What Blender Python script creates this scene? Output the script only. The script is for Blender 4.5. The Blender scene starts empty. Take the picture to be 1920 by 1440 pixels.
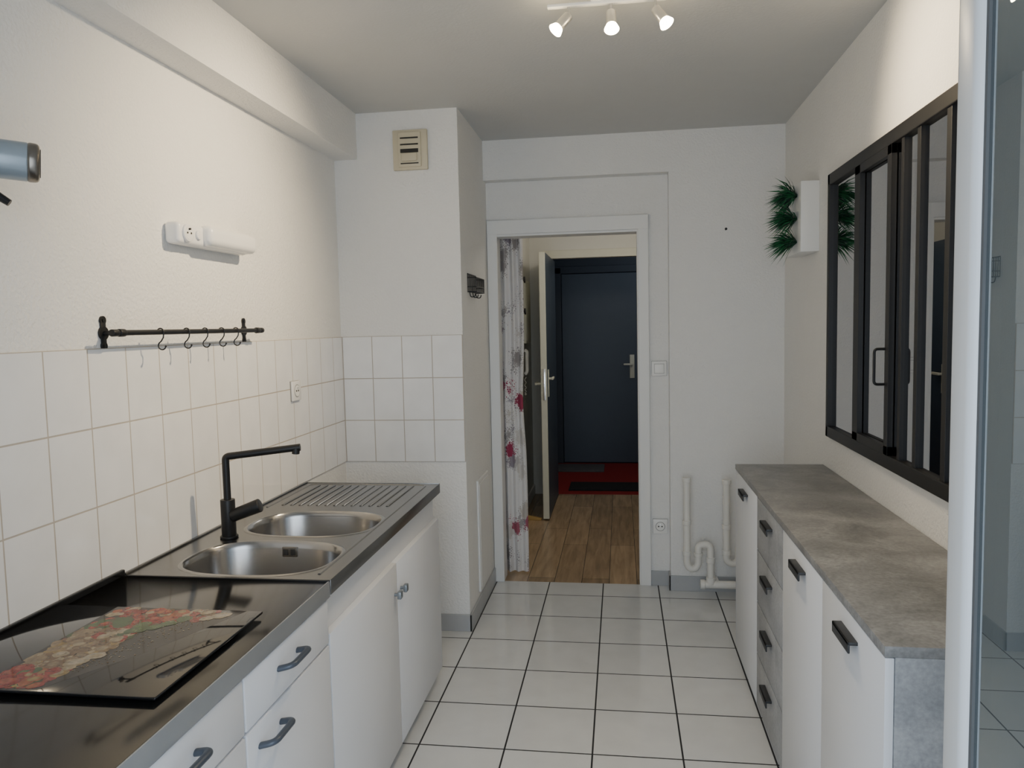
import bpy, bmesh, math, random
from mathutils import Vector, Matrix
random.seed(7)
PI = math.pi
COL = bpy.context.scene.collection

# ---------------------------------------------------------------- materials
def new_mat(name):
    m = bpy.data.materials.new(name); m.use_nodes = True
    nt = m.node_tree; b = nt.nodes['Principled BSDF']
    return m, nt, b
def N(nt, t, **kw):
    n = nt.nodes.new(t)
    for k, v in kw.items(): setattr(n, k, v)
    return n
def rgba(c): return (c[0], c[1], c[2], 1)
def mat(name, c, rough=.5, metal=0, var=.06, vscale=12, bump=0, bscale=200, coat=0, emit=None, es=0, stretch=None, ior=None):
    m, nt, b = new_mat(name)
    tc = N(nt, 'ShaderNodeTexCoord')
    src = tc.outputs['Object']
    if stretch:
        mp = N(nt, 'ShaderNodeMapping'); mp.inputs['Scale'].default_value = stretch
        nt.links.new(src, mp.inputs['Vector']); src = mp.outputs['Vector']
    no = N(nt, 'ShaderNodeTexNoise'); no.inputs['Scale'].default_value = vscale; no.inputs['Detail'].default_value = 4
    nt.links.new(src, no.inputs['Vector'])
    mx = N(nt, 'ShaderNodeMix', data_type='RGBA')
    mx.inputs[6].default_value = rgba([max(0, x*(1-var)) for x in c]); mx.inputs[7].default_value = rgba([min(1, x*(1+var)) for x in c])
    nt.links.new(no.outputs['Fac'], mx.inputs[0]); nt.links.new(mx.outputs[2], b.inputs['Base Color'])
    b.inputs['Roughness'].default_value = rough; b.inputs['Metallic'].default_value = metal
    if coat: b.inputs['Coat Weight'].default_value = coat
    if ior: b.inputs['IOR'].default_value = ior
    if emit: b.inputs['Emission Color'].default_value = rgba(emit); b.inputs['Emission Strength'].default_value = es
    if bump:
        n2 = N(nt, 'ShaderNodeTexNoise'); n2.inputs['Scale'].default_value = bscale; n2.inputs['Detail'].default_value = 3
        nt.links.new(src, n2.inputs['Vector'])
        bp = N(nt, 'ShaderNodeBump'); bp.inputs['Strength'].default_value = bump; bp.inputs['Distance'].default_value = .004
        nt.links.new(n2.outputs['Fac'], bp.inputs['Height']); nt.links.new(bp.outputs['Normal'], b.inputs['Normal'])
    return m
def tile_mat(name, axes, off, w, h, mortar, ctile, cgrout, rough, var=.03, bumpd=.002):
    m, nt, b = new_mat(name)
    tc = N(nt, 'ShaderNodeTexCoord'); sp = N(nt, 'ShaderNodeSeparateXYZ'); nt.links.new(tc.outputs['Object'], sp.inputs[0])
    cb = N(nt, 'ShaderNodeCombineXYZ')
    for i in range(2):
        ad = N(nt, 'ShaderNodeMath', operation='SUBTRACT'); ad.inputs[1].default_value = off[i]-40*(w, h)[i]
        nt.links.new(sp.outputs[axes[i]], ad.inputs[0]); nt.links.new(ad.outputs[0], cb.inputs[i])
    br = N(nt, 'ShaderNodeTexBrick'); br.offset = 0; br.squash = 1
    br.inputs['Scale'].default_value = 1; br.inputs['Mortar Size'].default_value = mortar
    br.inputs['Mortar Smooth'].default_value = .15
    br.inputs['Brick Width'].default_value = w; br.inputs['Row Height'].default_value = h
    br.inputs['Color1'].default_value = rgba(ctile); br.inputs['Color2'].default_value = rgba([x*(1-var) for x in ctile]); br.inputs['Mortar'].default_value = rgba(cgrout)
    nt.links.new(cb.outputs[0], br.inputs['Vector'])
    no = N(nt, 'ShaderNodeTexNoise'); no.inputs['Scale'].default_value = 9; no.inputs['Detail'].default_value = 5
    nt.links.new(tc.outputs['Object'], no.inputs['Vector'])
    rr = N(nt, 'ShaderNodeMapRange'); rr.inputs[3].default_value = .9; rr.inputs[4].default_value = 1.06
    nt.links.new(no.outputs['Fac'], rr.inputs[0])
    mu = N(nt, 'ShaderNodeMix', data_type='RGBA', blend_type='MULTIPLY'); mu.inputs[0].default_value = 1
    nt.links.new(br.outputs['Color'], mu.inputs[6]); nt.links.new(rr.outputs[0], mu.inputs[7])
    nt.links.new(mu.outputs[2], b.inputs['Base Color'])
    mr = N(nt, 'ShaderNodeMapRange'); mr.inputs[3].default_value = rough; mr.inputs[4].default_value = .85
    nt.links.new(br.outputs['Fac'], mr.inputs[0]); nt.links.new(mr.outputs[0], b.inputs['Roughness'])
    iv = N(nt, 'ShaderNodeMath', operation='SUBTRACT'); iv.inputs[0].default_value = 1; nt.links.new(br.outputs['Fac'], iv.inputs[1])
    bp = N(nt, 'ShaderNodeBump'); bp.inputs['Strength'].default_value = .6; bp.inputs['Distance'].default_value = bumpd
    nt.links.new(iv.outputs[0], bp.inputs['Height']); nt.links.new(bp.outputs['Normal'], b.inputs['Normal'])
    return m

M = {}
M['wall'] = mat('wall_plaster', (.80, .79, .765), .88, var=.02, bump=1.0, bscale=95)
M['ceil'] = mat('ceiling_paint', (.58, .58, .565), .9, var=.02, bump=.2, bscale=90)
M['hallwall'] = mat('hall_paint', (.72, .71, .66), .85, var=.02, bump=.2, bscale=110)
M['nextwall'] = mat('next_room_paint', (.76, .73, .71), .85, var=.03)
M['trim'] = mat('trim_gloss_white', (.79, .785, .765), .45, var=.015)
M['plinth'] = mat('plinth_tile', (.42, .43, .44), .35, var=.08)
M['floor'] = tile_mat('floor_tile', ('X', 'Y'), (-.113, 3.488), .3115, .3115, .0034, (.70, .71, .71), (.02, .02, .023), .10, var=.05)
M['tileL'] = tile_mat('wall_tile_side', ('Y', 'Z'), (1.617, .847), .1525, .206, .0022, (.83, .83, .83), (.48, .43, .37), .12, var=.01)
M['tileC'] = tile_mat('wall_tile_front', ('X', 'Z'), (-.752, .847), .150, .206, .0022, (.83, .83, .83), (.48, .43, .37), .12, var=.01)
M['cab'] = mat('white_melamine', (.74, .76, .80), .35, var=.01)
M['cab_in'] = mat('white_carcass', (.66, .67, .69), .5, var=.02)
M['steel'] = mat('brushed_steel', (.25, .25, .25), .27, 1, var=.14, vscale=30, stretch=(1, 12, 12), bump=.03, bscale=60)
M['steel_bowl'] = mat('satin_steel_bowl', (.37, .365, .36), .22, 1, var=.08, vscale=14)
M['edge'] = mat('grey_edge', (.33, .35, .37), .4, .4, var=.08)
M['blackglass'] = mat('black_glossy_top', (.008, .008, .008), .11, var=.3)
M['blackglass2'] = mat('black_glass_board', (.007, .007, .008), .05, var=.2, coat=.3)
M['black'] = mat('matt_black_metal', (.010, .010, .011), .42, .2, var=.2)
M['blackframe'] = mat('black_painted_steel', (.005, .005, .006), .5, var=.2)
M['gun'] = mat('blue_grey_handle', (.07, .085, .11), .4, .3, var=.1)
M['knob'] = mat('grey_knob', (.24, .27, .30), .35, .6, var=.1)
M['shandle'] = mat('charcoal_pull', (.04, .042, .046), .45, .4, var=.1)
M['plastic'] = mat('white_plastic', (.82, .81, .79), .3, var=.01)
M['plasticgrey'] = mat('grey_plastic', (.30, .30, .29), .4, var=.02)
M['spotmetal'] = mat('spot_satin_metal', (.55, .54, .52), .3, .7, var=.02)
M['pvc'] = mat('cream_pvc', (.76, .74, .69), .45, var=.05)
M['cream'] = mat('aged_cream_plastic', (.60, .54, .40), .5, var=.05)
M['dark'] = mat('dark_void', (.03, .028, .025), .8, var=.2)
M['diff'] = mat('milky_diffuser', (.84, .83, .80), .3, var=.01)
M['blue'] = mat('dark_blue_paint', (.045, .064, .094), .45, var=.06)
M['bluewall'] = mat('dark_blue_wall', (.032, .044, .064), .6, var=.06)
M['doorcream'] = mat('door_cream_edge', (.70, .69, .58), .5, var=.05)
M['red'] = mat('red_carpet', (.24, .008, .008), .9, var=.25, vscale=60, bump=.4, bscale=300)
M['mat1'] = mat('black_mat', (.012, .012, .014), .95, var=.3, bump=.5, bscale=300)
M['mat2'] = mat('grey_mat', (.10, .095, .10), .95, var=.3, bump=.5, bscale=300)
M['chrome'] = mat('chrome', (.75, .75, .74), .18, 1, var=.03)
M['bronze'] = mat('bronze_ring', (.22, .20, .175), .3, .9, var=.1)
M['paleblue'] = mat('pale_blue_paint', (.30, .355, .40), .3, .3, var=.04)
M['leaf'] = mat('leaf_green', (.010, .125, .042), .5, var=.6, vscale=30)
M['leaf2'] = mat('leaf_dark', (.004, .04, .02), .5, var=.5, vscale=30)
M['wedge'] = mat('pine_wedge', (.55, .36, .12), .6, var=.15, stretch=(1, 8, 8))
M['bulb'] = mat('lamp_bulb', (1, .9, .75), .3, emit=(1, .80, .46), es=60)
M['upvc'] = mat('white_upvc', (.64, .67, .70), .3, var=.01)
M['gasket'] = mat('grey_gasket', (.085, .09, .095), .7, var=.1)
M['towel'] = mat('curtain_grey', (.60, .57, .55), .9, var=.05)

def glass_mat(name, tint, refl, gcol=(.95, .97, 1), haze=0, rough=0.0):
    m = bpy.data.materials.new(name); m.use_nodes = True; nt = m.node_tree
    nt.nodes.remove(nt.nodes['Principled BSDF']); out = nt.nodes['Material Output']
    tr = N(nt, 'ShaderNodeBsdfTransparent'); gl = N(nt, 'ShaderNodeBsdfGlossy'); gl.inputs['Roughness'].default_value = rough
    tr.inputs[0].default_value = rgba(tint); gl.inputs[0].default_value = rgba(gcol)
    lw = N(nt, 'ShaderNodeFresnel'); lw.inputs[0].default_value = 1.5
    no = N(nt, 'ShaderNodeTexNoise'); no.inputs['Scale'].default_value = 3
    mr = N(nt, 'ShaderNodeMath', operation='MULTIPLY_ADD'); mr.inputs[1].default_value = refl[0]; mr.inputs[2].default_value = refl[1]
    m2 = N(nt, 'ShaderNodeMath', operation='MULTIPLY_ADD'); m2.inputs[1].default_value = .02
    mr.use_clamp = True
    nt.links.new(lw.outputs[0], mr.inputs[0]); nt.links.new(no.outputs['Fac'], m2.inputs[0]); nt.links.new(mr.outputs[0], m2.inputs[2])
    mx = N(nt, 'ShaderNodeMixShader'); nt.links.new(m2.outputs[0], mx.inputs[0])
    nt.links.new(tr.outputs[0], mx.inputs[1]); nt.links.new(gl.outputs[0], mx.inputs[2])
    o_ = mx.outputs[0]
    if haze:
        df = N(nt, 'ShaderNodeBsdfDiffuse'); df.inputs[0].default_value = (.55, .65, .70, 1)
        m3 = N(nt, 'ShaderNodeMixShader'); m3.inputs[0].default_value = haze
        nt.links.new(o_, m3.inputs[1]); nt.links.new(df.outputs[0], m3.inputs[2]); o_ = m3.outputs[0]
    nt.links.new(o_, out.inputs[0])
    return m
M['glass'] = glass_mat('window_glass', (.80, .80, .80), (1.2, .38), (.84, .84, .85))
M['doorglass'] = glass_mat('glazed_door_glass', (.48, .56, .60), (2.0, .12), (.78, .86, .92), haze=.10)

def wood_mat():
    m, nt, b = new_mat('oak_planks')
    tc = N(nt, 'ShaderNodeTexCoord'); sp = N(nt, 'ShaderNodeSeparateXYZ'); nt.links.new(tc.outputs['Object'], sp.inputs[0])
    cb = N(nt, 'ShaderNodeCombineXYZ'); nt.links.new(sp.outputs['Y'], cb.inputs[0]); 
    ad = N(nt, 'ShaderNodeMath', operation='ADD'); ad.inputs[1].default_value = 10; nt.links.new(sp.outputs['X'], ad.inputs[0]); nt.links.new(ad.outputs[0], cb.inputs[1])
    br = N(nt, 'ShaderNodeTexBrick'); br.offset = .37; br.inputs['Scale'].default_value = 1; br.inputs['Mortar Size'].default_value = .0018
    br.inputs['Brick Width'].default_value = 1.1; br.inputs['Row Height'].default_value = .16
    br.inputs['Color1'].default_value = (.46, .33, .205, 1); br.inputs['Color2'].default_value = (.33, .235, .145, 1); br.inputs['Mortar'].default_value = (.09, .06, .04, 1)
    nt.links.new(cb.outputs[0], br.inputs['Vector'])
    mp = N(nt, 'ShaderNodeMapping'); mp.inputs['Scale'].default_value = (22, 2.2, 1); nt.links.new(tc.outputs['Object'], mp.inputs[0])
    no = N(nt, 'ShaderNodeTexNoise'); no.inputs['Scale'].default_value = 1.4; no.inputs['Detail'].default_value = 6; no.inputs['Distortion'].default_value = .5
    nt.links.new(mp.outputs[0], no.inputs['Vector'])
    rr = N(nt, 'ShaderNodeMapRange'); rr.inputs[1].default_value = .3; rr.inputs[2].default_value = .7; rr.inputs[3].default_value = .74; rr.inputs[4].default_value = 1.17
    nt.links.new(no.outputs['Fac'], rr.inputs[0])
    mu = N(nt, 'ShaderNodeMix', data_type='RGBA', blend_type='MULTIPLY'); mu.inputs[0].default_value = 1
    nt.links.new(br.outputs['Color'], mu.inputs[6]); nt.links.new(rr.outputs[0], mu.inputs[7]); nt.links.new(mu.outputs[2], b.inputs['Base Color'])
    b.inputs['Roughness'].default_value = .26
    return m
M['wood'] = wood_mat()
def concrete(name, c1, c2, c3, lo=.72, hi=1.25):
    m, nt, b = new_mat(name)
    tc = N(nt, 'ShaderNodeTexCoord')
    n1 = N(nt, 'ShaderNodeTexNoise'); n1.inputs['Scale'].default_value = 6; n1.inputs['Detail'].default_value = 9; n1.inputs['Roughness'].default_value = .65; n1.inputs['Distortion'].default_value = .6
    nt.links.new(tc.outputs['Object'], n1.inputs['Vector'])
    cr = N(nt, 'ShaderNodeValToRGB'); e = cr.color_ramp.elements
    e[0].position = .33; e[0].color = rgba(c1); e[1].position = .68; e[1].color = rgba(c3); k = e.new(.5); k.color = rgba(c2)
    nt.links.new(n1.outputs['Fac'], cr.inputs[0])
    n2 = N(nt, 'ShaderNodeTexNoise'); n2.inputs['Scale'].default_value = 110; nt.links.new(tc.outputs['Object'], n2.inputs['Vector'])
    rr = N(nt, 'ShaderNodeMapRange'); rr.inputs[1].default_value = .3; rr.inputs[2].default_value = .7; rr.inputs[3].default_value = lo; rr.inputs[4].default_value = hi; nt.links.new(n2.outputs['Fac'], rr.inputs[0])
    mu = N(nt, 'ShaderNodeMix', data_type='RGBA', blend_type='MULTIPLY'); mu.inputs[0].default_value = 1
    nt.links.new(cr.outputs[0], mu.inputs[6]); nt.links.new(rr.outputs[0], mu.inputs[7]); nt.links.new(mu.outputs[2], b.inputs['Base Color'])
    b.inputs['Roughness'].default_value = .38
    return m
M['conc'] = concrete('concrete_laminate', (.155, .157, .158), (.23, .23, .23), (.33, .332, .33), .84, 1.15)
M['conc_lit'] = concrete('concrete_laminate_lit', (.24, .25, .265), (.32, .33, .345), (.39, .40, .415), .86, 1.12)  # lighter concrete: daylight on the side panel painted in, shared by the drawers
def curtain_mat():
    m, nt, b = new_mat('floral_fabric')
    tc = N(nt, 'ShaderNodeTexCoord')
    mp = N(nt, 'ShaderNodeMapping'); mp.inputs['Scale'].default_value = (13, 3, 8); nt.links.new(tc.outputs['Object'], mp.inputs[0])
    no = N(nt, 'ShaderNodeTexNoise'); no.inputs['Scale'].default_value = 3; nt.links.new(mp.outputs[0], no.inputs['Vector'])
    mv = N(nt, 'ShaderNodeMix', data_type='VECTOR'); mv.inputs[0].default_value = .4
    nt.links.new(mp.outputs[0], mv.inputs[4]); nt.links.new(no.outputs['Color'], mv.inputs[5])
    vo = N(nt, 'ShaderNodeTexVoronoi'); vo.inputs['Scale'].default_value = 1.7; nt.links.new(mv.outputs[1], vo.inputs['Vector'])
    n2 = N(nt, 'ShaderNodeTexVoronoi'); n2.inputs['Scale'].default_value = 9; n2.feature = 'DISTANCE_TO_EDGE'; nt.links.new(mp.outputs[0], n2.inputs['Vector'])
    n3 = N(nt, 'ShaderNodeMath', operation='MULTIPLY_ADD'); n3.inputs[1].default_value = -.9; nt.links.new(n2.outputs['Distance'], n3.inputs[0]); nt.links.new(vo.outputs['Distance'], n3.inputs[2])
    cr = N(nt, 'ShaderNodeValToRGB'); cr.color_ramp.interpolation = 'CONSTANT'; e = cr.color_ramp.elements
    e[0].position = 0; e[0].color = (.34, .31, .30, 1); e[1].position = .34; e[1].color = (.60, .56, .52, 1)
    for p, c in ((.44, (.33, .04, .09, 1)), (.56, (.52, .47, .42, 1)), (.66, (.30, .26, .29, 1)), (.84, (.36, .10, .14, 1)), (.90, (.50, .47, .45, 1))):
        k = e.new(p); k.color = c
    sc = N(nt, 'ShaderNodeSeparateColor'); nt.links.new(vo.outputs['Color'], sc.inputs[0]); nt.links.new(sc.outputs[0], cr.inputs[0])
    th = N(nt, 'ShaderNodeMath', operation='LESS_THAN'); th.inputs[1].default_value = .31; nt.links.new(n3.outputs[0], th.inputs[0])
    mx = N(nt, 'ShaderNodeMix', data_type='RGBA'); mx.inputs[6].default_value = (.74, .71, .69, 1)
    nt.links.new(th.outputs[0], mx.inputs[0]); nt.links.new(cr.outputs[0], mx.inputs[7]); nt.links.new(mx.outputs[2], b.inputs['Base Color'])
    b.inputs['Roughness'].default_value = .9
    return m
M['floral'] = curtain_mat()

# ---------------------------------------------------------------- mesh builder
class MB:
    def __init__(s): s.bm = bmesh.new()
    def take(s, t, mi=0):
        for f in t.faces: f.material_index = mi
        me = bpy.data.meshes.new('tmp'); t.to_mesh(me); t.free()
        s.bm.from_mesh(me); bpy.data.meshes.remove(me); return s
    def box(s, x0, x1, y0, y1, z0, z1, bev=0, seg=2, mi=0, M4=None):
        t = bmesh.new(); bmesh.ops.create_cube(t, size=1)
        for v in t.verts: v.co = Vector((x0+(v.co.x+.5)*(x1-x0), y0+(v.co.y+.5)*(y1-y0), z0+(v.co.z+.5)*(z1-z0)))
        if bev: bmesh.ops.bevel(t, geom=t.edges[:], offset=bev, segments=seg, profile=.5, affect='EDGES')
        if M4: bmesh.ops.transform(t, matrix=M4, verts=t.verts[:])
        return s.take(t, mi)
    def cyl(s, p0, p1, r0, r1=None, seg=28, mi=0, bev=0):
        r1 = r0 if r1 is None else r1
        p0 = Vector(p0); p1 = Vector(p1); d = p1-p0
        t = bmesh.new(); bmesh.ops.create_cone(t, cap_ends=True, segments=seg, radius1=r0, radius2=r1, depth=d.length)
        if bev:
            ed = [e for e in t.edges if len(e.link_faces) == 2 and any(len(f.verts) > 4 for f in e.link_faces)]
            bmesh.ops.bevel(t, geom=ed, offset=bev, segments=3, profile=.5, affect='EDGES')
        q = d.to_track_quat('Z', 'Y').to_matrix().to_4x4()
        bmesh.ops.transform(t, matrix=Matrix.Translation((p0+p1)/2) @ q, verts=t.verts[:])
        return s.take(t, mi)
    def ball(s, c, r, sc=(1, 1, 1), mi=0):
        t = bmesh.new(); bmesh.ops.create_uvsphere(t, u_segments=20, v_segments=12, radius=r)
        for v in t.verts: v.co = Vector((v.co.x*sc[0]+c[0], v.co.y*sc[1]+c[1], v.co.z*sc[2]+c[2]))
        return s.take(t, mi)
    def tube(s, pts, r, seg=12, mi=0, flat=None):
        pts = [Vector(p) for p in pts]; t = bmesh.new(); rings = []
        up = None
        for i, p in enumerate(pts):
            d = (pts[min(i+1, len(pts)-1)]-pts[max(i-1, 0)]).normalized()
            if up is None:
                up = Vector((0, 0, 1)) if abs(d.z) < .9 else Vector((0, 1, 0))
            a = d.cross(up).normalized(); up = a.cross(d).normalized()
            rr = r[i] if isinstance(r, (list, tuple)) else r
            rings.append([t.verts.new(p+(a*math.cos(2*PI*k/seg)+up*math.sin(2*PI*k/seg)*(flat or 1))*rr) for k in range(seg)])
        for i in range(len(rings)-1):
            for k in range(seg): t.faces.new((rings[i][k], rings[i][(k+1) % seg], rings[i+1][(k+1) % seg], rings[i+1][k]))
        t.faces.new(rings[0]); t.faces.new(rings[-1])
        bmesh.ops.recalc_face_normals(t, faces=t.faces[:])
        return s.take(t, mi)
    def prism(s, pts, vec, mi=0, bev=0):
        t = bmesh.new(); vs = [t.verts.new(p) for p in pts]; f = t.faces.new(vs)
        r = bmesh.ops.extrude_face_region(t, geom=[f])
        bmesh.ops.translate(t, vec=vec, verts=[g for g in r['geom'] if isinstance(g, bmesh.types.BMVert)])
        bmesh.ops.recalc_face_normals(t, faces=t.faces[:])
        if bev: bmesh.ops.bevel(t, geom=t.edges[:], offset=bev, segments=2, profile=.5, affect='EDGES')
        return s.take(t, mi)
    def poly(s, pts, mi=0):
        f = s.bm.faces.new([s.bm.verts.new(p) for p in pts]); f.material_index = mi; return s
    def build(s, name, mats, parent=None, kind=None, smooth=True):
        me = bpy.data.meshes.new(name); s.bm.to_mesh(me); s.bm.free()
        for m in (mats if isinstance(mats, (list, tuple)) else [mats]): me.materials.append(m)
        if smooth:
            for p in me.polygons: p.use_smooth = True
            me.set_sharp_from_angle(angle=math.radians(38))
        o = bpy.data.objects.new(name, me); COL.objects.link(o)
        if parent:
            o.parent = parent
            if parent.type == 'EMPTY': o.location = -parent.location
        if kind: o['kind'] = kind
        return o
def fillet(pts, r, n=6):
    pts = [Vector(p) for p in pts]; out = [pts[0]]
    for i in range(1, len(pts)-1):
        a, b, c = pts[i-1], pts[i], pts[i+1]; d1 = (a-b); d2 = (c-b)
        rr = min(r, d1.length*.49, d2.length*.49); p = b+d1.normalized()*rr; q = b+d2.normalized()*rr
        for k in range(n+1):
            t = k/n; out.append(p*(1-t)**2+b*2*t*(1-t)+q*t*t)
    out.append(pts[-1]); return out
def thing(name, loc, label, cat, group=None):
    o = bpy.data.objects.new(name, None); o.empty_display_size = .05; COL.objects.link(o); o.location = loc
    o['label'] = label; o['category'] = cat
    if group: o['group'] = group
    return o
def tag(o, label, cat, group=None):
    o['label'] = label; o['category'] = cat
    if group: o['group'] = group
    return o
def st(mb, name, m): return mb.build(name, m, None, 'structure', smooth=False)

# ---------------------------------------------------------------- dimensions
XL, XR, YB, YD, YC, XC, H = -1.36, .872, 4.24, 4.32, 3.576, -.75, 2.53
ZC = .845; XF = -.76

# ---------------------------------------------------------------- setting
st(MB().box(-1.46, .97, -.3, YD, -.1, 0), 'floor', M['floor'])
st(MB().box(-.88, .65, YD, 6.64, -.1, -.001), 'floor_hall', M['wood'])
st(MB().box(-1.3, 1.3, 6.64, 8.3, -.1, -.002), 'floor_landing', M['red'])
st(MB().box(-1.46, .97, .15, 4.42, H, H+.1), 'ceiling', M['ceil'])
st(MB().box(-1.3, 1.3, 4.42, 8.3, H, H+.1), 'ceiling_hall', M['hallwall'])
st(MB().box(XL-.1, XL, .15, 4.42, 0, H), 'wall_left', M['wall'])
st(MB().box(XL, XC, YC, 4.42, 0, H), 'wall_chimney', M['wall'])
st(MB().box(XL, -1.245, .35, YC, 2.315, H), 'trim_1', M['wall'])
w = MB()
w.box(XC, .972, YB, 4.42, 2.313, H); w.box(.266, .972, YB, 4.42, 0, 2.313)
w.box(XC, -.70, YD, 4.42, 0, 2.313); w.box(.10, .266, YD, 4.42, 0, 2.313); w.box(-.70, .10, YD, 4.42, 2.02, 2.313)
st(w, 'wall_back', M['wall'])
WY0, WY1, WZ0, WZ1 = 1.72, 3.32, 1.01, 2.09
w = MB(); w.box(XR, .972, .15, WY0, 0, H); w.box(XR, .972, WY1, YB, 0, H); w.box(XR, .972, WY0, WY1, 0, WZ0); w.box(XR, .972, WY0, WY1, WZ1, H)
st(w, 'wall_right', M['wall'])
w = MB(); w.box(XL, -.85, .15, .35, 0, H); w.box(.60, XR, .15, .35, 0, H); w.box(-.85, .60, .15, .35, 2.3, H)
st(w, 'wall_rear', M['wall'])
# door casing
w = MB()
w.box(-.748, -.69, 4.30, 4.321, 0, 2.10, .004); w.box(.10, .16, 4.30, 4.321, 0, 2.10, .004); w.box(-.748, .16, 4.298, 4.321, 2.02, 2.10, .004)
w.box(-.705, -.692, 4.31, 4.43, 0, 2.02, .002); w.box(.095, .108, 4.31, 4.43, 0, 2.02, .002); w.box(-.70, .10, 4.31, 4.43, 2.008, 2.022, .002)
st(w, 'trim_2', M['trim'])
# plinths
PH = .085
st(MB().box(XL+.01, XC+.01, YC-.01, YC, 0, PH, .002).box(XC, XC+.01, YC-.01, 4.30, 0, PH, .002), 'baseboard_chimney', M['plinth'])
st(MB().box(.256, .87, YB-.01, YB, 0, PH, .002).box(.256, .266, YB-.01, YD, 0, PH, .002).box(.16, .266, YD-.01, YD, 0, PH, .002), 'baseboard_back', M['plinth'])
st(MB().box(XR-.01, XR, .36, YB-.011, 0, PH, .002), 'baseboard_right', M['plinth'])
# wall tiles
st(MB().box(XL, XL+.006, .36, YC, ZC+.002, 1.465, .0015), 'wall_left_tiles', M['tileL'])
st(MB().box(XL+.006, XC, YC-.006, YC, ZC+.002, 1.465, .0015), 'wall_chimney_tiles', M['tileC'])
# hall
st(MB().box(-.88, -.78, 4.42, 6.64, 0, H), 'wall_hall_left', M['hallwall'])
st(MB().box(.55, .65, 4.42, 6.64, 0, H), 'wall_hall_right', M['hallwall'])
w = MB(); w.box(-1.3, -.60, 6.64, 6.74, 0, H); w.box(.30, 1.3, 6.64, 6.74, 0, H); w.box(-.60, .30, 6.64, 6.74, 2.08, H)
st(w, 'wall_hall_end', M['hallwall'])
st(MB().box(-.78, -.766, 4.43, 6.63, 0, .09, .003), 'baseboard_hall', M['trim'])
st(MB().box(-.66, -.60, 6.615, 6.64, 0, 2.14, .004).box(.30, .36, 6.615, 6.64, 0, 2.14, .004).box(-.66, .36, 6.612, 6.64, 2.075, 2.145, .004), 'trim_3', M['doorcream'])
w = MB(); w.box(-1.3, 1.3, 8.2, 8.3, 0, H); w.box(-1.3, -1.2, 6.74, 8.2, 0, H); w.box(1.2, 1.3, 6.74, 8.2, 0, H)
st(w, 'wall_landing', M['bluewall'])
# next room seen through the interior window
w = MB(); w.box(3.2, 3.3, .8, 4.9, 0, H); w.box(.972, 3.2, 4.8, 4.9, 0, H); w.box(.972, 3.2, .8, .9, 0, H)
st(w, 'wall_next_room', M['nextwall'])
st(MB().box(.972, 3.3, .8, 4.9, -.1, 0), 'floor_next_room', M['wood'])
st(MB().box(.972, 3.3, .8, 4.9, H, H+.1), 'ceiling_next_room', M['ceil'])

# landing door (closed, dark blue)
d = MB().box(-.62, .26, 8.16, 8.20, 0.01, 2.04, .004).build('door_1', M['blue'], None, 'structure', False)
MB().box(-.70, -.625, 8.15, 8.2, 0, 2.11, .004).box(.265, .34, 8.15, 8.2, 0, 2.11, .004).box(-.70, .34, 8.15, 8.2, 2.045, 2.12, .004).build('door_frame', M['bluewall'], d, smooth=False)
MB().box(.095, .145, 8.148, 8.162, .92, 1.17, .004).cyl((.12, 8.15, 1.07), (.12, 8.10, 1.07), .010).box(.03, .13, 8.095, 8.11, 1.06, 1.08, .004).build('door_handle', M['doorcream'], d)
# open entry door leaf
d = MB().box(-.60, -.556, 5.74, 6.60, .01, 2.05, .002).build('door_2', M['blue'], None, 'structure', False)
MB().box(-.602, -.557, 5.725, 5.742, .01, 2.052, .002).box(-.604, -.599, 5.73, 6.60, .01, 2.05, .001).build('door_edge', M['doorcream'], d, smooth=False)
MB().box(-.592, -.566, 5.721, 5.727, .93, 1.17, .001).cyl((-.579, 5.722, 1.05), (-.579, 5.71, 1.05), .006).build('lock_plate', M['chrome'], d)
MB().box(-.557, -.549, 5.79, 5.83, .95, 1.16, .003).cyl((-.55, 5.81, 1.09), (-.52, 5.81, 1.09), .009).box(-.53, -.515, 5.80, 5.92, 1.08, 1.10, .004).build('door_handle', M['doorcream'], d)
MB().cyl((-.604, 5.81, 1.05), (-.65, 5.81, 1.05), .009).box(-.66, -.645, 5.80, 5.92, 1.04, 1.06, .004).build('door_handle', M['doorcream'], d)

# ---------------------------------------------------------------- interior window
w = MB()
fx0, fx1 = .850, .962
w.box(fx0, fx1, WY1-.03, WY1, WZ0, WZ1, .003); w.box(fx0, fx1, WY0, WY0+.045, WZ0, WZ1, .003)
w.box(fx0, fx1, WY0, WY1, WZ0, WZ0+.045, .003); w.box(fx0, fx1, WY0, WY1, WZ1-.045, WZ1, .003)
win = w.build('window_1', M['blackframe'], None, 'structure', False)
for a, wd_ in ((2.485, .022), (2.355, .026), (2.15, .03), (1.96, .02)):
    MB().box(.856, .88, a, a+wd_, WZ0+.04, WZ1-.04, .001).build('mullion', M['blackframe'], win, smooth=False)
MB().box(.868, .872, WY0+.04, WY1-.025, WZ0+.04, WZ1-.04).build('pane', M['glass'], win, smooth=False)
a, b = WZ0+.045, WZ1-.045
s1 = MB().box(.848, .866, 2.57, 2.605, a, b, .001).box(.848, .866, 2.885, 2.945, a, b, .001).box(.848, .866, 2.57, 2.945, a, a+.03, .001).box(.848, .866, 2.57, 2.945, b-.03, b, .001).build('sliding_sash', M['blackframe'], win, smooth=False)
MB().tube(fillet([(.852, 2.60, 1.40), (.815, 2.60, 1.40), (.815, 2.60, 1.285), (.852, 2.60, 1.285)], .012), .0045).build('sash_handle', M['black'], s1)
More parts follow.
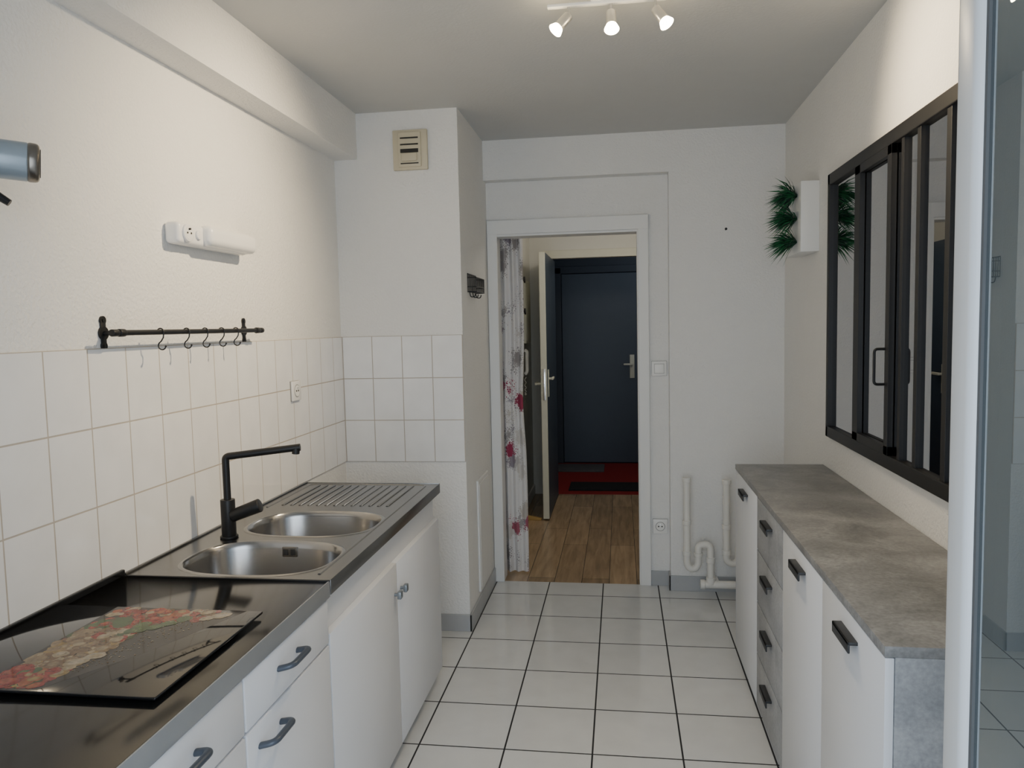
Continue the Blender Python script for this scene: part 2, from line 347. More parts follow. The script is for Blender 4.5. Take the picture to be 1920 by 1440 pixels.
# curtain behind
def sheet(name, mat_, x0, x1, y, z0, z1, folds, amp, axis='x', nz=14, parent=None, pinch=None):
    t = MB(); n = folds*10; rows = []
    for j in range(nz+1):
        z = z0+(z1-z0)*j/nz; row = []
        k = 1 if not pinch else 1-.08*math.exp(-((z-pinch)/.25)**2)
        for i in range(n+1):
            s = i/n; q = x0+(x1-x0)*s*k; off = amp*math.sin(s*folds*2*PI+.4*math.sin(z*3))*(.7+.3*math.sin(z*2+s*5))
            row.append(t.bm.verts.new((q, y+off, z) if axis == 'x' else (y+off, q, z)))
        rows.append(row)
    for j in range(nz):
        for i in range(n): t.bm.faces.new((rows[j][i], rows[j][i+1], rows[j+1][i+1], rows[j+1][i]))
    o = t.build(name, mat_, parent)
    for p in o.data.polygons: p.use_smooth = True
    return o
r = thing('window_curtain', (1.10, 2.3, .9), 'pale grey fabric curtain hanging behind the black interior window', 'curtain')
sheet('fabric', M['towel'], 2.05, 2.62, 1.10, .95, 2.2, 6, .02, 'y', parent=r)
MB().cyl((1.10, 1.7, 2.21), (1.10, 3.3, 2.21), .01).box(.972, 1.10, 1.75, 1.77, 2.20, 2.22).box(.972, 1.10, 3.2, 3.22, 2.20, 2.22).build('rod', M['black'], r)

# ---------------------------------------------------------------- base cabinets
def bow_handle(y, z, x, L=.10):
    return MB().tube(fillet([(x, y-L/2, z-.006), (x+.034, y-L/2+.004, z+.002), (x+.034, y+L/2-.004, z+.002), (x, y+L/2, z-.006)], .018), .0085, flat=.8)
cu = thing('base_cabinet', (-1.06, 1.175, 0), 'white kitchen base cabinet with bow handled drawers under the black worktop', 'cabinet')
MB().box(-1.35, -.785, .50, 1.848, .10, .80, .001).build('body', M['cab_in'], cu, smooth=False)
MB().box(-1.33, -.83, .52, 1.84, 0, .10).build('plinth', M['plinth'], cu, smooth=False)
bh = [1.848, 1.395, .945, .50]
hy = [(1.60, 1.50), (1.165, 1.08), (.72, .72)]
for i in range(3):
    dr = MB().box(-.785, -.766, bh[i+1]+.003, bh[i]-.003, .68, .797, .004).build('drawer', M['cab'], cu)
    bow_handle(hy[i][0], .752, -.767).build('handle', M['gun'], dr)
    do = MB().box(-.785, -.766, bh[i+1]+.003, bh[i]-.003, .115, .674, .004).build('door', M['cab'], cu)
    bow_handle(hy[i][1], .630, -.767).build('handle', M['gun'], do)
sc = thing('sink_cabinet', (-1.06, 2.46, 0), 'white two door sink cabinet with small square grey knobs', 'cabinet')
MB().box(-1.35, -.790, 1.852, 1.868, .06, .80, .001).box(-1.35, -.79, 3.044, 3.06, .06, .8, .001).box(-1.35, -.79, 1.868, 3.044, .06, .076).box(-1.35, -1.342, 1.868, 3.044, .076, .8).box(-.806, -.79, 1.868, 3.044, .69, .80).build('body', M['cab_in'], sc, smooth=False)
for y0, y1, ky in ((1.856, 2.458, 2.425), (2.460, 3.062, 2.495)):
    do = MB().box(-.790, -.768, y0, y1, .055, .70, .002).build('door', M['cab'], sc)
    MB().cyl((-.768, ky, .60), (-.752, ky, .60), .006).box(-.756, -.742, ky-.013, ky+.013, .587, .613, .003).build('knob', M['knob'], do)
for y in (1.93, 2.98):
    for x in (-.86, -1.28): MB().cyl((x, y, 0), (x, y, .06), .02, .024).build('leg', M['plastic'], sc)
# black worktop
wt = thing('worktop', (-1.06, 1.175, .805), 'glossy black worktop with grey metal front edge beside the sink', 'worktop')
MB().box(-1.352, XF-.004, .48, 1.848, .808, ZC, .002).build('slab', M['blackglass'], wt)
MB().box(XF-.004, XF, .48, 1.848, .803, ZC+.001, .001).build('front_edge', M['edge'], wt)
MB().box(-1.335, XF, 1.843, 1.851, ZC-.001, ZC+.0025, .001).build('joint_strip', M['black'], wt)
st(MB().box(-1.354, -1.342, .48, 1.848, ZC, ZC+.018, .003), 'trim_5', M['blackglass'])
# glass cover board with printed vegetables
gb = thing('glass_board', (-1.08, 1.395, ZC), 'black glass hob cover printed with vegetables lying on the worktop', 'glass board')
MB().box(-1.335, -.822, 1.19, 1.60, ZC+.007, ZC+.013, .002).build('glass_plate', M['blackglass2'], gb)
for x in (-1.30, -.86):
    for y in (1.22, 1.57): MB().cyl((x, y, ZC), (x, y, ZC+.007), .01).build('foot', M['dark'], gb)
cols = [(.20, .016, .010), (.25, .06, .018), (.23, .15, .05), (.26, .20, .12), (.035, .07, .018), (.13, .075, .035), (.020, .016, .014), (.19, .13, .07), (.29, .24, .17), (.26, .055, .03), (.065, .10, .03)]
pm = [mat('print_%s' % n, c, .07, var=.8, vscale=110) for n, c in zip(('tomato', 'pepper', 'corn', 'cheese', 'herb', 'bread', 'slate', 'potato', 'cream', 'flesh', 'lettuce'), cols)]
t = MB(); zz = ZC+.0131
def blob(x, y, r, mi, el=1, ang=0):
    global zz
    zz += .0000006; n = 18; ph = random.random()*6
    t.poly([(x+math.cos(ang)*a-math.sin(ang)*b, y+math.sin(ang)*a+math.cos(ang)*b, zz) for a, b in
            [(r*el*math.cos(2*PI*k/n)*(1+.10*math.sin(3*2*PI*k/n+ph)), r*math.sin(2*PI*k/n)*(1+.10*math.cos(4*2*PI*k/n+ph))) for k in range(n)]], mi)
t.poly([(-1.185, 1.197, zz), (-1.06, 1.197, zz), (-.96, 1.36, zz), (-.90, 1.5, zz), (-.86, 1.597, zz), (-1.185, 1.597, zz)], 6)
inner = {0: 9, 1: 2, 2: 3, 3: 8, 4: 10, 5: 7, 7: 3, 10: 4, 8: 3}
for i in range(430):
    y = random.uniform(1.205, 1.59); s = (y-1.2)/.4
    x = random.uniform(-1.17, -1.075+.05*s+(.10 if s > .82 else 0))
    r = random.uniform(.006, .020); r = max(.003, min(r, y-1.198, 1.597-y))
    if s < .2: mi = random.choice([0, 0, 4, 1, 2])
    elif s < .5: mi = random.choice([2, 3, 5, 7, 7, 5])
    elif s < .68: mi = random.choice([3, 0, 5, 4, 7])
    elif s < .85: mi = random.choice([4, 0, 4, 0, 10])
    else: mi = random.choice([0, 1, 0, 3, 5, 0])
    el = random.uniform(.8, 1.3); an = random.random()*3
    blob(x, y, r, mi, el, an)
    if random.random() < .4: blob(x-.2*r, y+.2*r, r*.55, inner[mi], el, an)
for i in range(260):
    s = random.random(); blob(-1.06+.11*s+random.gauss(0, .022), 1.27+.29*s, random.uniform(.0006, .0018), random.choice([3, 7, 8]))
for x, y, r, mi in ((-.905, 1.565, .017, 3), (-.945, 1.58, .013, 7), (-.93, 1.545, .012, 8), (-1.145, 1.222, .021, 0), (-1.10, 1.235, .014, 1), (-1.02, 1.49, .016, 4), (-1.05, 1.47, .018, 4), (-1.0, 1.51, .014, 10), (-1.07, 1.31, .018, 3), (-1.05, 1.34, .016, 8), (-1.06, 1.375, .014, 7)):
    blob(x, y, r, mi, 1.3, .5); blob(x, y, r*.6, inner.get(mi, mi), 1.3, .5)
t.build('printed_picture', pm, gb, smooth=False)

# stainless sink top
sk = thing('sink', (-1.06, 2.46, .80), 'stainless steel double bowl sink top with ribbed drainer', 'sink')
SX0, SX1, SY0, SY1 = -1.353, XF, 1.852, 3.07
def sup(cx, cy, a, b, n, K=64):
    o = []
    for k in range(K):
        th = 2*PI*k/K; c, s_ = math.cos(th), math.sin(th)
        o.append((cx+a*math.copysign(abs(c)**(2/n), c), cy+b*math.copysign(abs(s_)**(2/n), s_)))
    return o
bowls = [(-1.035, 2.035, .218, .160), (-1.035, 2.415, .218, .160)]
t = bmesh.new()
def loop(bm, pts, z):
    vs = [bm.verts.new((x, y, z)) for x, y in pts]
    return vs, [bm.edges.new((vs[i], vs[(i+1) % len(vs)])) for i in range(len(vs))]
es = loop(t, [(SX0, SY0), (SX1, SY0), (SX1, SY1), (SX0, SY1)], ZC)[1]
for cx, cy, a, b in bowls: es += loop(t, sup(cx, cy, a+.012, b+.012, 2.7), ZC)[1]
bmesh.ops.triangle_fill(t, use_beauty=True, edges=es, normal=(0, 0, 1))
mb = MB(); mb.take(t)
mb.box(SX1-.002, SX1+.001, SY0, SY1, ZC-.038, ZC+.002, .001)
mb.box(SX0, SX1, SY1-.002, SY1+.001, ZC-.038, ZC+.002, .001)
mb.box(SX0, SX0+.01, SY0, SY1, ZC, ZC+.006, .002)
mb.build('top_plate', M['steel'], sk)
for cx, cy, a, b in bowls:
    t = bmesh.new(); prof = [(.012, 0), (.008, .0022), (.002, .0018), (-.003, -.003), (-.008, -.02), (-.018, -.12), (-.032, -.15), (-.06, -.163), (-.11, -.168), (-.145, -.17)]
    rings = [loop(t, sup(cx, cy, a+o, b+o*.9, 2.7-.5*max(0, min(1, -o/.14))), ZC+z)[0] for o, z in prof]
    for i in range(len(rings)-1):
        K = len(rings[0])
        for k in range(K): t.faces.new((rings[i][k], rings[i][(k+1) % K], rings[i+1][(k+1) % K], rings[i+1][k]))
    t.faces.new(rings[-1])
    bmesh.ops.recalc_face_normals(t, faces=t.faces[:])
    mb = MB(); mb.take(t); bo = mb.build('bowl', M['steel_bowl'], sk)
    for p in bo.data.polygons: p.use_smooth = True
    MB().cyl((cx, cy, ZC-.170), (cx, cy, ZC-.165), .042, .036).cyl((cx, cy, ZC-.166), (cx, cy, ZC-.160), .018).build('drain', M['chrome'], bo)
ov = MB().box(-1.048, -1.0, 2.181, 2.188, ZC-.045, ZC-.014, .002).build('overflow_plate', M['bronze'], sk)
MB().box(-1.043, -1.028, 2.179, 2.182, ZC-.039, ZC-.020, .001).box(-1.020, -1.005, 2.179, 2.182, ZC-.039, ZC-.020, .001).build('overflow_slot', M['dark'], ov)
mb = MB()
for k in range(13):
    x = -1.27+.034*k
    mb.tube([(x, 2.665, ZC-.001), (x, 2.675, ZC+.0015), (x, 3.015, ZC+.0015), (x, 3.025, ZC-.001)], .006, flat=.5, seg=8)
mb.tube(fillet([(-1.315, 2.63, ZC), (-1.315, 3.045, ZC), (-.81, 3.045, ZC), (-.81, 1.90, ZC)], .03), .005, flat=.5, seg=8)
mb.build('drainer_ribs', M['steel'], sk)
# faucet
fx, fy = -1.245, 2.225
fa = thing('faucet', (fx, fy, ZC), 'matt black angular kitchen faucet behind the sink bowls', 'faucet')
MB().cyl((fx, fy, ZC), (fx, fy, ZC+.008), .028, bev=.002).cyl((fx, fy, ZC+.006), (fx, fy, ZC+.125), .0225, bev=.002).build('body', M['black'], fa)
MB().tube(fillet([(fx, fy, ZC+.12), (fx, fy, ZC+.262), (fx+.225, fy+.06, ZC+.283)], .012), .0115, seg=16).cyl((fx+.212, fy+.057, ZC+.283), (fx+.210, fy+.057, ZC+.262), .012).build('spout', M['black'], fa)
MB().cyl((fx+.015, fy-.005, ZC+.072), (fx+.105, fy+.01, ZC+.105), .020, .022, bev=.003).build('lever', M['black'], fa)

# ---------------------------------------------------------------- left wall things
BX, BZ = -1.305, 1.505
rl = thing('hook_rail', (XL, 2.24, BZ), 'black metal pipe rail with two flange brackets above the tiles', 'rail')
MB().cyl((BX, 1.80, BZ), (BX, 2.63, BZ), .0075).cyl((BX, 1.80, BZ), (BX, 1.825, BZ), .0095, bev=.002).cyl((BX, 2.618, BZ), (BX, 2.638, BZ), .0095, bev=.002).build('bar', M['black'], rl)
for y in (1.84, 2.60):
    mb = MB(); mb.box(XL, XL+.005, y-.010, y+.010, BZ-.036, BZ+.036, .002)
    mb.cyl((XL, y, BZ+.034), (XL+.005, y, BZ+.034), .0115); mb.cyl((XL, y, BZ-.034), (XL+.005, y, BZ-.034), .0115)
    mb.cyl((XL, y, BZ), (XL+.006, y, BZ), .018)
    mb.cyl((XL+.004, y, BZ), (BX, y, BZ), .0065).cyl((BX, y-.012, BZ), (BX, y+.012, BZ), .0105, bev=.002)
    mb.cyl((XL+.004, y, BZ+.034), (XL+.007, y, BZ+.034), .005).cyl((XL+.004, y, BZ-.034), (XL+.007, y, BZ-.034), .005)
    mb.build('bracket', M['black'], rl)
def hookmesh():
    pts = []
    for k in range(11):
        a = math.radians(215-k*21.5); pts.append((.0105*math.cos(a), 0, .0105*math.sin(a)))
    pts += [(.008, 0, -.016), (.001, 0, -.026)]
    c = (.003, -.039)
    for k in range(12):
        a = math.radians(130+k*20); pts.append((c[0]+.0115*math.cos(a), 0, c[1]+.0115*math.sin(a)))
    return MB().tube(pts, .0020, seg=8).ball(pts[-1], .003)
hl = ['first', 'second', 'third', 'fourth', 'fifth']
h0 = None
for i, y in enumerate((2.012, 2.144, 2.248, 2.349, 2.443)):
    lab = 'black metal S hook on the wall rail, %s from the near end' % hl[i]
    if i == 0:
        h0 = hookmesh().build('s_hook', M['black']); h = h0
    else:
        h = h0.copy(); COL.objects.link(h)
    h.location = (BX, y, BZ); tag(h, lab, 'hook', 'S hooks on the black wall rail')
# wall lamp
wl = thing('wall_lamp', (XL, 2.37, 1.80), 'white bar wall lamp with built in socket above the hook rail', 'lamp')
MB().box(XL, XL+.050, 2.14, 2.57, 1.772, 1.838, .014, 4).build('base', M['plastic'], wl)
MB().box(XL+.02, XL+.078, 2.275, 2.59, 1.776, 1.842, .022, 6).build('diffuser', M['diff'], wl)
so = MB().cyl((XL+.045, 2.185, 1.806), (XL+.057, 2.185, 1.806), .027, bev=.003).cyl((XL+.057, 2.185, 1.806), (XL+.0575, 2.185, 1.806), .020).build('socket', M['plastic'], wl)
MB().cyl((XL+.0575, 2.175, 1.806), (XL+.059, 2.175, 1.806), .003).cyl((XL+.0575, 2.195, 1.806), (XL+.059, 2.195, 1.806), .003).cyl((XL+.057, 2.185, 1.818), (XL+.063, 2.185, 1.818), .003).build('socket_holes', M['dark'], so)
MB().cyl((XL+.045, 2.245, 1.806), (XL+.057, 2.245, 1.806), .015, bev=.003).build('switch_button', M['plastic'], wl)
# sockets and switch
def wall_socket(name, loc, axis, label, cat, kind):
    r_ = thing(name, loc, label, cat)
    x, y, z = loc
    def B(a0, a1, d0, d1, z0, z1, bev=0):
        if axis == 'x': return (x+d0, x+d1, y+a0, y+a1, z+z0, z+z1, bev)
        return (x+a0, x+a1, y-d1, y-d0, z+z0, z+z1, bev)
    def Cc(a, d0, d1, zc, r, mb):
        if axis == 'x': mb.cyl((x+d0, y+a, z+zc), (x+d1, y+a, z+zc), r)
        else: mb.cyl((x+a, y-d0, z+zc), (x+a, y-d1, z+zc), r)
        return mb
    MB().box(*B(-.042, .042, 0, .003, -.042, .042, 0)).build('shadow_gap', M['plasticgrey'], r_)  # grey sheet behind the plate paints its shadow outline
    MB().box(*B(-.041, .041, .003, .012, -.041, .041, .003)).build('plate', M['plastic'], r_)
    if kind == 'socket':
        s_ = Cc(0, .012, .0125, 0, .027, MB()); s_ = s_.build('rim', M['plasticgrey'], r_)
        s_ = Cc(0, .0125, .0135, 0, .0235, MB()).build('recess', M['diff'], r_)
        for a in (-.0095, .0095): Cc(a, .0135, .0145, 0, .004, MB()).build('hole', M['dark'], s_)
        Cc(0, .0135, .019, .012, .0032, MB()).build('earth_pin', M['chrome'], s_)
    else:
        MB().box(*B(-.0275, .0275, .012, .0125, -.0275, .0275, 0)).build('seam', M['plasticgrey'], r_)
        MB().box(*B(-.0255, .0255, .012, .016, -.0255, .0255, .002)).build('rocker', M['diff'], r_)
    return r_
wall_socket('power_socket', (XL+.006, 3.0, 1.25), 'x', 'white power socket set in the tiles of left wall', 'socket', 'socket')
wall_socket('power_socket', (.213, YD, .345), 'y', 'white power socket low on the wall right of the doorway', 'socket', 'socket')
wall_socket('light_switch', (.213, YD, 1.245), 'y', 'white square light switch right of the doorway', 'switch', 'switch')
# pale blue cylinder device
dv = thing('spotlight', (XL, 1.30, 1.83), 'pale blue cylindrical wall spotlight with bronze rim and black bracket', 'lamp')
a0, a1 = Vector((-1.33, 1.275, 1.862)), Vector((-1.176, 1.402, 1.85)); dd = (a1-a0).normalized()
MB().cyl(a0, a1, .038, .0385, seg=40, bev=.003).build('housing', M['paleblue'], dv)
MB().cyl(a1-dd*.003, a1+dd*.020, .0395, .038, seg=40, bev=.007).build('rim', M['bronze'], dv)
MB().cyl(a1+dd*.0195, a1+dd*.0215, .028, seg=40).build('lens', M['dark'], dv)
MB().tube(fillet([(XL+.004, 1.28, 1.73), (XL+.06, 1.28, 1.78), (XL+.08, 1.32, 1.83)], .02), .009).tube([(XL+.07, 1.31, 1.82), (-1.225, 1.35, 1.79), (-1.196, 1.37, 1.765)], [.016, .014, .010], flat=.7).box(XL, XL+.008, 1.255, 1.305, 1.69, 1.79, .003).build('bracket', M['black'], dv)

# ---------------------------------------------------------------- chimney things
vt = thing('air_vent', (-.977, YC, 2.34), 'aged cream plastic air vent high on the chimney breast', 'vent')
MB().box(-1.06, -.893, YC-.022, YC, 2.25, 2.436, .004).build('housing', M['cream'], vt)
MB().box(-1.032, -.921, YC-.032, YC-.02, 2.262, 2.424, .004).build('grille', M['cream'], vt)
for z0, z1 in ((2.392, 2.399), (2.362, 2.369), (2.327, 2.345), (2.275, 2.280)): MB().box(-1.02, -.933, YC-.0335, YC-.031, z0, z1).build('slot', M['dark'], vt)
MB().box(-1.015, -.938, YC-.046, YC-.031, 2.286, 2.325, .007).build('flap', M['cream'], vt)
st(MB().box(XC, XC+.012, 3.82, 4.12, .11, .70, .003).box(XC+.011, XC+.014, 3.84, 4.10, .13, .68, .002), 'trim_4', M['trim'])
# wire rack
wr = thing('wire_rack', (XC, 3.83, 1.70), 'small black wire letter rack on the side of the chimney breast', 'rack')
mb = MB(); r_ = .0022
for z in (1.675, 1.70, 1.745):
    mb.tube([(XC+.001, 3.72, z), (XC+.045, 3.72, z), (XC+.045, 3.94, z), (XC+.001, 3.94, z)], r_*1.2, seg=6)
for k in range(12):
    y = 3.72+.02*k; mb.tube([(XC+.001, y, 1.765), (XC+.001, y, 1.675), (XC+.045, y, 1.675), (XC+.045, y, 1.745)], r_*.8, seg=6)
mb.tube([(XC+.001, 3.72, 1.765), (XC+.001, 3.94, 1.765)], r_*1.3, seg=6)
mb.build('basket', M['black'], wr)
for y in (3.75, 3.83, 3.91):
    MB().tube(fillet([(XC+.004, y, 1.68), (XC+.01, y, 1.65), (XC+.03, y, 1.65), (XC+.034, y, 1.665)], .008), .0025, seg=8).build('hook', M['black'], wr)

# ---------------------------------------------------------------- back wall things
tag(MB().cyl((.565, YB, 1.99), (.565, YB-.018, 1.993), .003, seg=10).cyl((.565, YB-.018, 1.993), (.565, YB-.021, 1.993), .007, seg=12).build('nail', M['black']), 'small black nail left in the bare wall right of the doorway', 'nail')
PY = 4.12
dp = thing('drain_pipe', (.5, PY, 0), 'white plastic drain pipes with two curved traps behind the sideboard', 'pipe')
def pipe(pts, r=.0185, rr=.04): return MB().tube(fillet(pts, rr, 10), r, seg=20)
p1 = pipe([(.345, PY, .665), (.345, PY, .19), (.36, PY, .165), (.39, PY, .165), (.405, PY, .19), (.405, PY, .30), (.47, PY, .30), (.47, PY, .10)], rr=.03)
for z in (.655, .42, .25): p1.cyl((.345, PY, z-.012), (.345, PY, z+.012), .0235, bev=.002)
p1.cyl((.47, PY, .20), (.47, PY, .23), .0235, bev=.002).cyl((.405, PY, .235), (.405, PY, .255), .0235, bev=.002)
p1.build('trap', M['pvc'], dp)
p2 = pipe([(.553, PY, .655), (.553, PY, .22), (.57, PY, .20), (.60, PY, .20), (.615, PY, .22), (.615, PY, .30), (.685, PY, .30), (.685, PY, .10)], rr=.03)
for z in (.645, .40, .26): p2.cyl((.553, PY, z-.012), (.553, PY, z+.012), .0235, bev=.002)
p2.build('trap', M['pvc'], dp)
MB().cyl((.42, PY, .08), (.80, PY, .08), .021, bev=.002).cyl((.415, PY, .08), (.44, PY, .08), .026, bev=.003).cyl((.47, PY, .08), (.47, PY, .12), .024, bev=.002).cyl((.685, PY, .08), (.685, PY, .12), .024, bev=.002).build('collector', M['pvc'], dp)
for x, z in ((.345, .537), (.553, .537), (.51, .08)): MB().box(x-.008, x+.008, PY+.014, YB, z-.008, z+.008).build('clip', M['plastic'], dp)

# ---------------------------------------------------------------- planter on right wall
pl = thing('wall_planter', (XR, 3.69, 1.955), 'white box wall planter with three spiky green grass tufts', 'planter')
MB().box(XR-.08, XR, 3.53, 3.85, 1.80, 2.108, .003).build('box', M['trim'], pl)
for zc in (1.850, 1.955, 2.055):
    mb = MB(); 
    for k in range(170):
        a = random.uniform(0, 2*PI); sp = random.uniform(.05, 1.25); L = random.uniform(.09, .145)
        base = Vector((XR-.082, 3.62+random.uniform(-.03, .03), zc+random.uniform(-.006, .006)))
        dr = Vector((-math.cos(sp), math.sin(sp)*math.cos(a), math.sin(sp)*math.sin(a)*.62)).normalized()
        sd = dr.cross(Vector((random.uniform(-1, 1), random.uniform(-1, 1), random.uniform(-1, 1)))).normalized()*.0026
        mid = base+dr*L*.55+Vector((0, 0, .004)); tip = base+dr*L-Vector((0, 0, L*.12))
        mb.poly([base-sd*.6, base+sd*.6, mid+sd, mid-sd], random.choice([0, 1, 1])); mb.poly([mid-sd, mid+sd, tip], random.choice([0, 0, 1]))
    mb.build('grass_tuft', [M['leaf'], M['leaf2']], pl, smooth=False)

# ---------------------------------------------------------------- sideboard
sb = thing('sideboard', (.69, 2.46, 0), 'long sideboard with white doors, concrete look drawers and top', 'sideboard')
SZ = .87
MB().box(.497, XR-.004, 1.50, 3.42, SZ-.022, SZ, .001).build('top', M['conc'], sb)
MB().box(.517, XR-.006, 1.50, 1.522, 0, SZ-.022, .001).build('side_panel', M['conc_lit'], sb)
MB().box(.517, XR-.006, 3.398, 3.42, 0, SZ-.022, .001).build('side_panel', M['cab'], sb)
MB().box(.520, XR-.01, 1.522, 3.398, .05, SZ-.023).box(.535, .55, 1.522, 3.398, 0, .05).build('body', M['cab_in'], sb, smooth=False)
def pull(y, z, L=.125):
    return MB().box(.478, .500, y-L/2, y+L/2, z-.004, z+.004, .002).box(.478, .483, y-L/2, y+L/2, z-.022, z+.004, .002)
for y0, y1 in ((1.503, 1.963), (1.965, 2.43), (2.892, 3.417)):
    do = MB().box(.499, .516, y0, y1, .045, SZ-.025, .001).build('door', M['cab'], sb)
    pull((y0+y1)/2, .80).build('handle', M['shandle'], do)
for k in range(4):
    z1 = SZ-.025-k*.2; dr = MB().box(.499, .516, 2.434, 2.888, z1-.196, z1, .0015).build('drawer', M['conc_lit'], sb)
    pull(2.66, z1-.05).build('handle', M['shandle'], dr)

# ---------------------------------------------------------------- hall things
cr_ = thing('floral_curtain', (-.65, 4.47, .03), 'white floor length curtain with grey and crimson flowers in the doorway', 'curtain')
sheet('fabric', M['floral'], -.765, -.565, 4.475, .01, 2.11, 4, .020, 'x', nz=40, parent=cr_, pinch=1.05)
MB().cyl((-.775, 4.475, 2.12), (.545, 4.475, 2.12), .010).build('rod', M['plastic'], cr_)
ic = thing('intercom', (-.78, 5.92, 1.2), 'white intercom handset with coiled cord on the hall wall', 'intercom')
MB().box(-.78, -.755, 5.86, 5.95, 1.10, 1.33, .006).build('base', M['plastic'], ic)
MB().tube(fillet([(-.745, 5.90, 1.31), (-.728, 5.90, 1.30), (-.728, 5.90, 1.14), (-.745, 5.90, 1.12)], .02), .014).build('handset', M['plastic'], ic)
MB().tube([(-.74+.006*math.cos(k*.9), 5.87+.006*math.sin(k*.9), 1.10-.14*math.sin(PI*k/70)) for k in range(71)], .002, seg=6).build('cord', M['plastic'], ic)
fb = thing('fuse_box', (-.78, 6.10, 1.61), 'tall cream electrical cabinet on the hall wall above the intercom', 'electrical box')
MB().box(-.782, -.735, 5.95, 6.25, 1.36, 1.86, .006).build('body', M['doorcream'], fb)
MB().box(-.736, -.732, 5.97, 6.23, 1.38, 1.84, .003).build('cover', M['doorcream'], fb)
for z, lb in ((1.83, 'upper black coat peg on the hall wall beside the curtain'), (1.60, 'lower black coat peg on the hall wall beside the curtain')):
    p = thing('coat_peg', (-.78, 5.55, z), lb, 'coat peg', 'black coat pegs in the hall')
    MB().cyl((-.78, 5.55, z), (-.772, 5.55, z), .03, bev=.002).build('plate', M['black'], p)
    MB().cyl((-.775, 5.55, z), (-.695, 5.55, z+.006), .009).cyl((-.698, 5.55, z+.006), (-.685, 5.55, z+.007), .024, bev=.004).build('peg', M['black'], p)
tag(MB().prism([(-.74, 5.72, 0), (-.62, 5.72, 0), (-.62, 5.72, .012), (-.74, 5.72, .035)], (0, .035, 0), bev=.001).build('door_wedge', M['wedge']), 'small pale wooden wedge on the hall floor by the open door', 'door wedge')
tag(MB().box(-.48, .16, 6.78, 7.12, -.002, .012, .004).build('doormat', M['mat1']), 'black doormat on the red landing floor nearest the threshold', 'doormat')
tag(MB().box(-.75, -.18, 7.66, 8.05, -.002, .012, .004).build('doormat', M['mat2']), 'grey doormat on the red floor before the dark blue door', 'doormat')

# ---------------------------------------------------------------- ceiling spots
LY = 2.45; LZ = 2.492
cl = thing('ceiling_spotlight', (0, LY, H), 'white ceiling spotlight bar with three adjustable lit heads', 'ceiling light')
MB().box(-.215, .15, LY-.010, LY+.010, LZ-.004, LZ+.006, .002).box(-.08, .04, LY-.035, LY+.035, LZ+.005, H, .004).build('bar', M['plastic'], cl)
heads = [(-.150, Vector((-.62, -.25, -.72))), (-.018, Vector((.03, -.40, -.95))), (.118, Vector((.50, -.25, -.80)))]
lightpos = []
for x, dv_ in heads:
    dv_.normalize(); j = Vector((x, LY, LZ-.030))
    hd = MB().cyl((x, LY, LZ-.004), j, .004, seg=12).ball(j, .008).cyl(j-dv_*.002, j+dv_*.050, .0155, .0165, bev=.002).build('spot_head', M['spotmetal'], cl)
    MB().cyl(j+dv_*.048, j+dv_*.066, .0160, .0235, bev=.002).build('bulb', M['bulb'], hd)
    lightpos.append((j+dv_*.08, dv_))

# ---------------------------------------------------------------- glazed balcony door, open into the room
gd = MB(); gx0, gx1 = .46, .515; y0, y1 = .36, 1.15; z0, z1 = .02, 2.25; q = .068
def prof(y0, y1, z0, z1): gd.box(gx0, gx1, y0, y1, z0, z1, .014, 4)
prof(y1-q, y1, z0, z1); prof(y0, y0+q, z0, z1); prof(y0, y1, z0, z0+.1); prof(y0, y1, z1-q, z1)
gdo = gd.build('door_3', M['upvc'], None, 'structure')
g = MB(); a, b = y0+q-.002, y1-q+.002
g.box(gx0+.010, gx1-.010, b-.008, b, z0+.1, z1-q); g.box(gx0+.010, gx1-.010, a, a+.008, z0+.1, z1-q)
g.box(gx0+.010, gx1-.010, a, b, z0+.098, z0+.108); g.box(gx0+.010, gx1-.010, a, b, z1-q-.008, z1-q+.002)
g.build('gasket', M['gasket'], gdo, smooth=False)
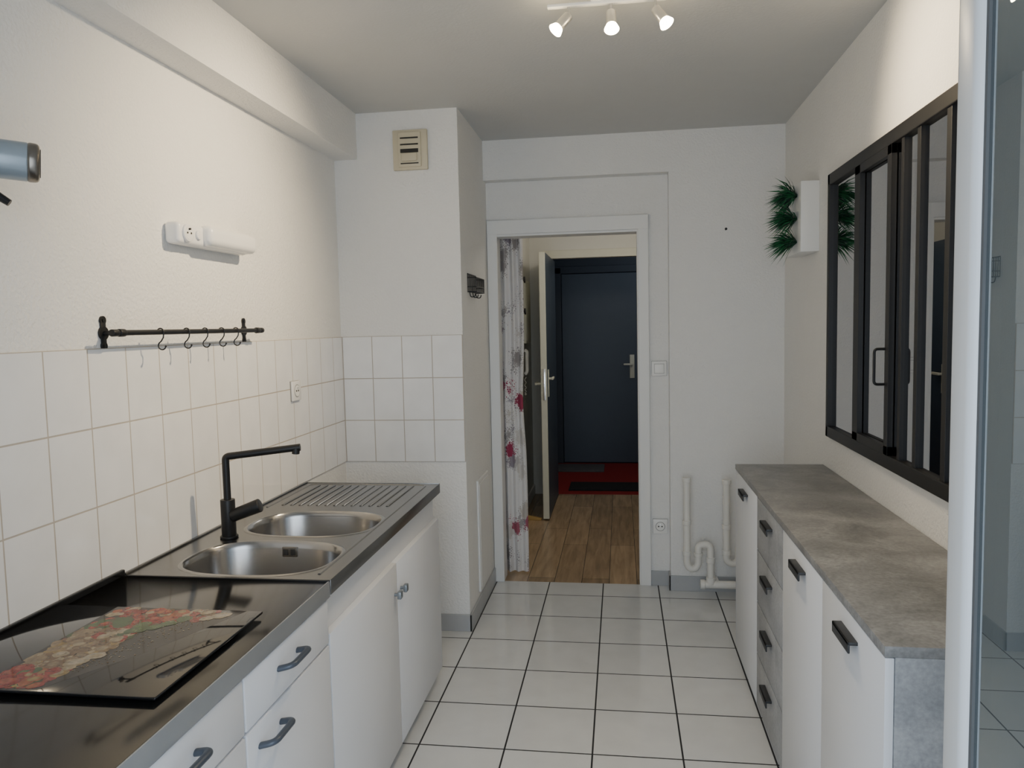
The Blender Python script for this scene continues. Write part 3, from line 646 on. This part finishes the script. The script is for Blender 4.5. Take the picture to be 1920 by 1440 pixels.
MB().box(gx0+.014, gx0+.018, a+.006, b-.006, z0+.105, z1-q-.006).build('pane', M['doorglass'], gdo, smooth=False)

# ---------------------------------------------------------------- lights
def light(kind, loc, e, col, **kw):
    l = bpy.data.lights.new(kind.lower()+'_light', kind); l.energy = e; l.color = col
    for k, v in kw.items(): setattr(l, k, v)
    o = bpy.data.objects.new(l.name, l); COL.objects.link(o); o.location = loc; return o
def aim(o, d): o.rotation_euler = Vector(d).to_track_quat('-Z', 'Y').to_euler()
o = light('AREA', (-.12, -.35, 1.35), 32, (.80, .90, 1.0), shape='RECTANGLE', size=1.5, size_y=2.1); aim(o, (0, 1, -.12))  # unseen fill added outside the opening, stands in for daylight
for i, (p, dv_) in enumerate(lightpos):
    o = light('SPOT', p, (105, 36, 66)[i], (1, .80, .52), spot_size=math.radians((92, 115, 100)[i]), spot_blend=1, shadow_soft_size=.02)
    aim(o, [(-1.18, .0, -.72), (.0, -.35, -.9), (.9, -.30, -.40)][i])
o = light('POINT', (.25, 5.4, 2.3), 10, (1, .92, .80), shadow_soft_size=.08)  # unseen lamp added to light the hall
o = light('POINT', (.6, 7.3, 2.3), 6, (.85, .92, 1), shadow_soft_size=.1)  # unseen lamp added to light the landing
o = light('AREA', (2.2, 2.2, 2.45), 30, (1, .95, .91), shape='RECTANGLE', size=1, size_y=1); aim(o, (0, 0, -1))  # unseen panel added to light the next room
wd = bpy.data.worlds.new('world'); bpy.context.scene.world = wd; wd.use_nodes = True
bg = wd.node_tree.nodes['Background']; bg.inputs[0].default_value = (.76, .87, 1, 1); bg.inputs[1].default_value = .9

# ---------------------------------------------------------------- camera
f = 1420.0
Yc = Vector((203, 113, -f)).normalized()
Zc = Vector((1, .022, 0)).cross(Yc).normalized(); Xc = Yc.cross(Zc).normalized()
R = Matrix((Xc, Yc, Zc))
cam = bpy.data.cameras.new('camera'); cam.sensor_width = 36; cam.lens = f/1920*36; cam.clip_start = .02
co = bpy.data.objects.new('camera', cam); COL.objects.link(co)
co.matrix_world = Matrix.Translation((0, 0, 1.5)) @ R.to_4x4()
bpy.context.scene.camera = co
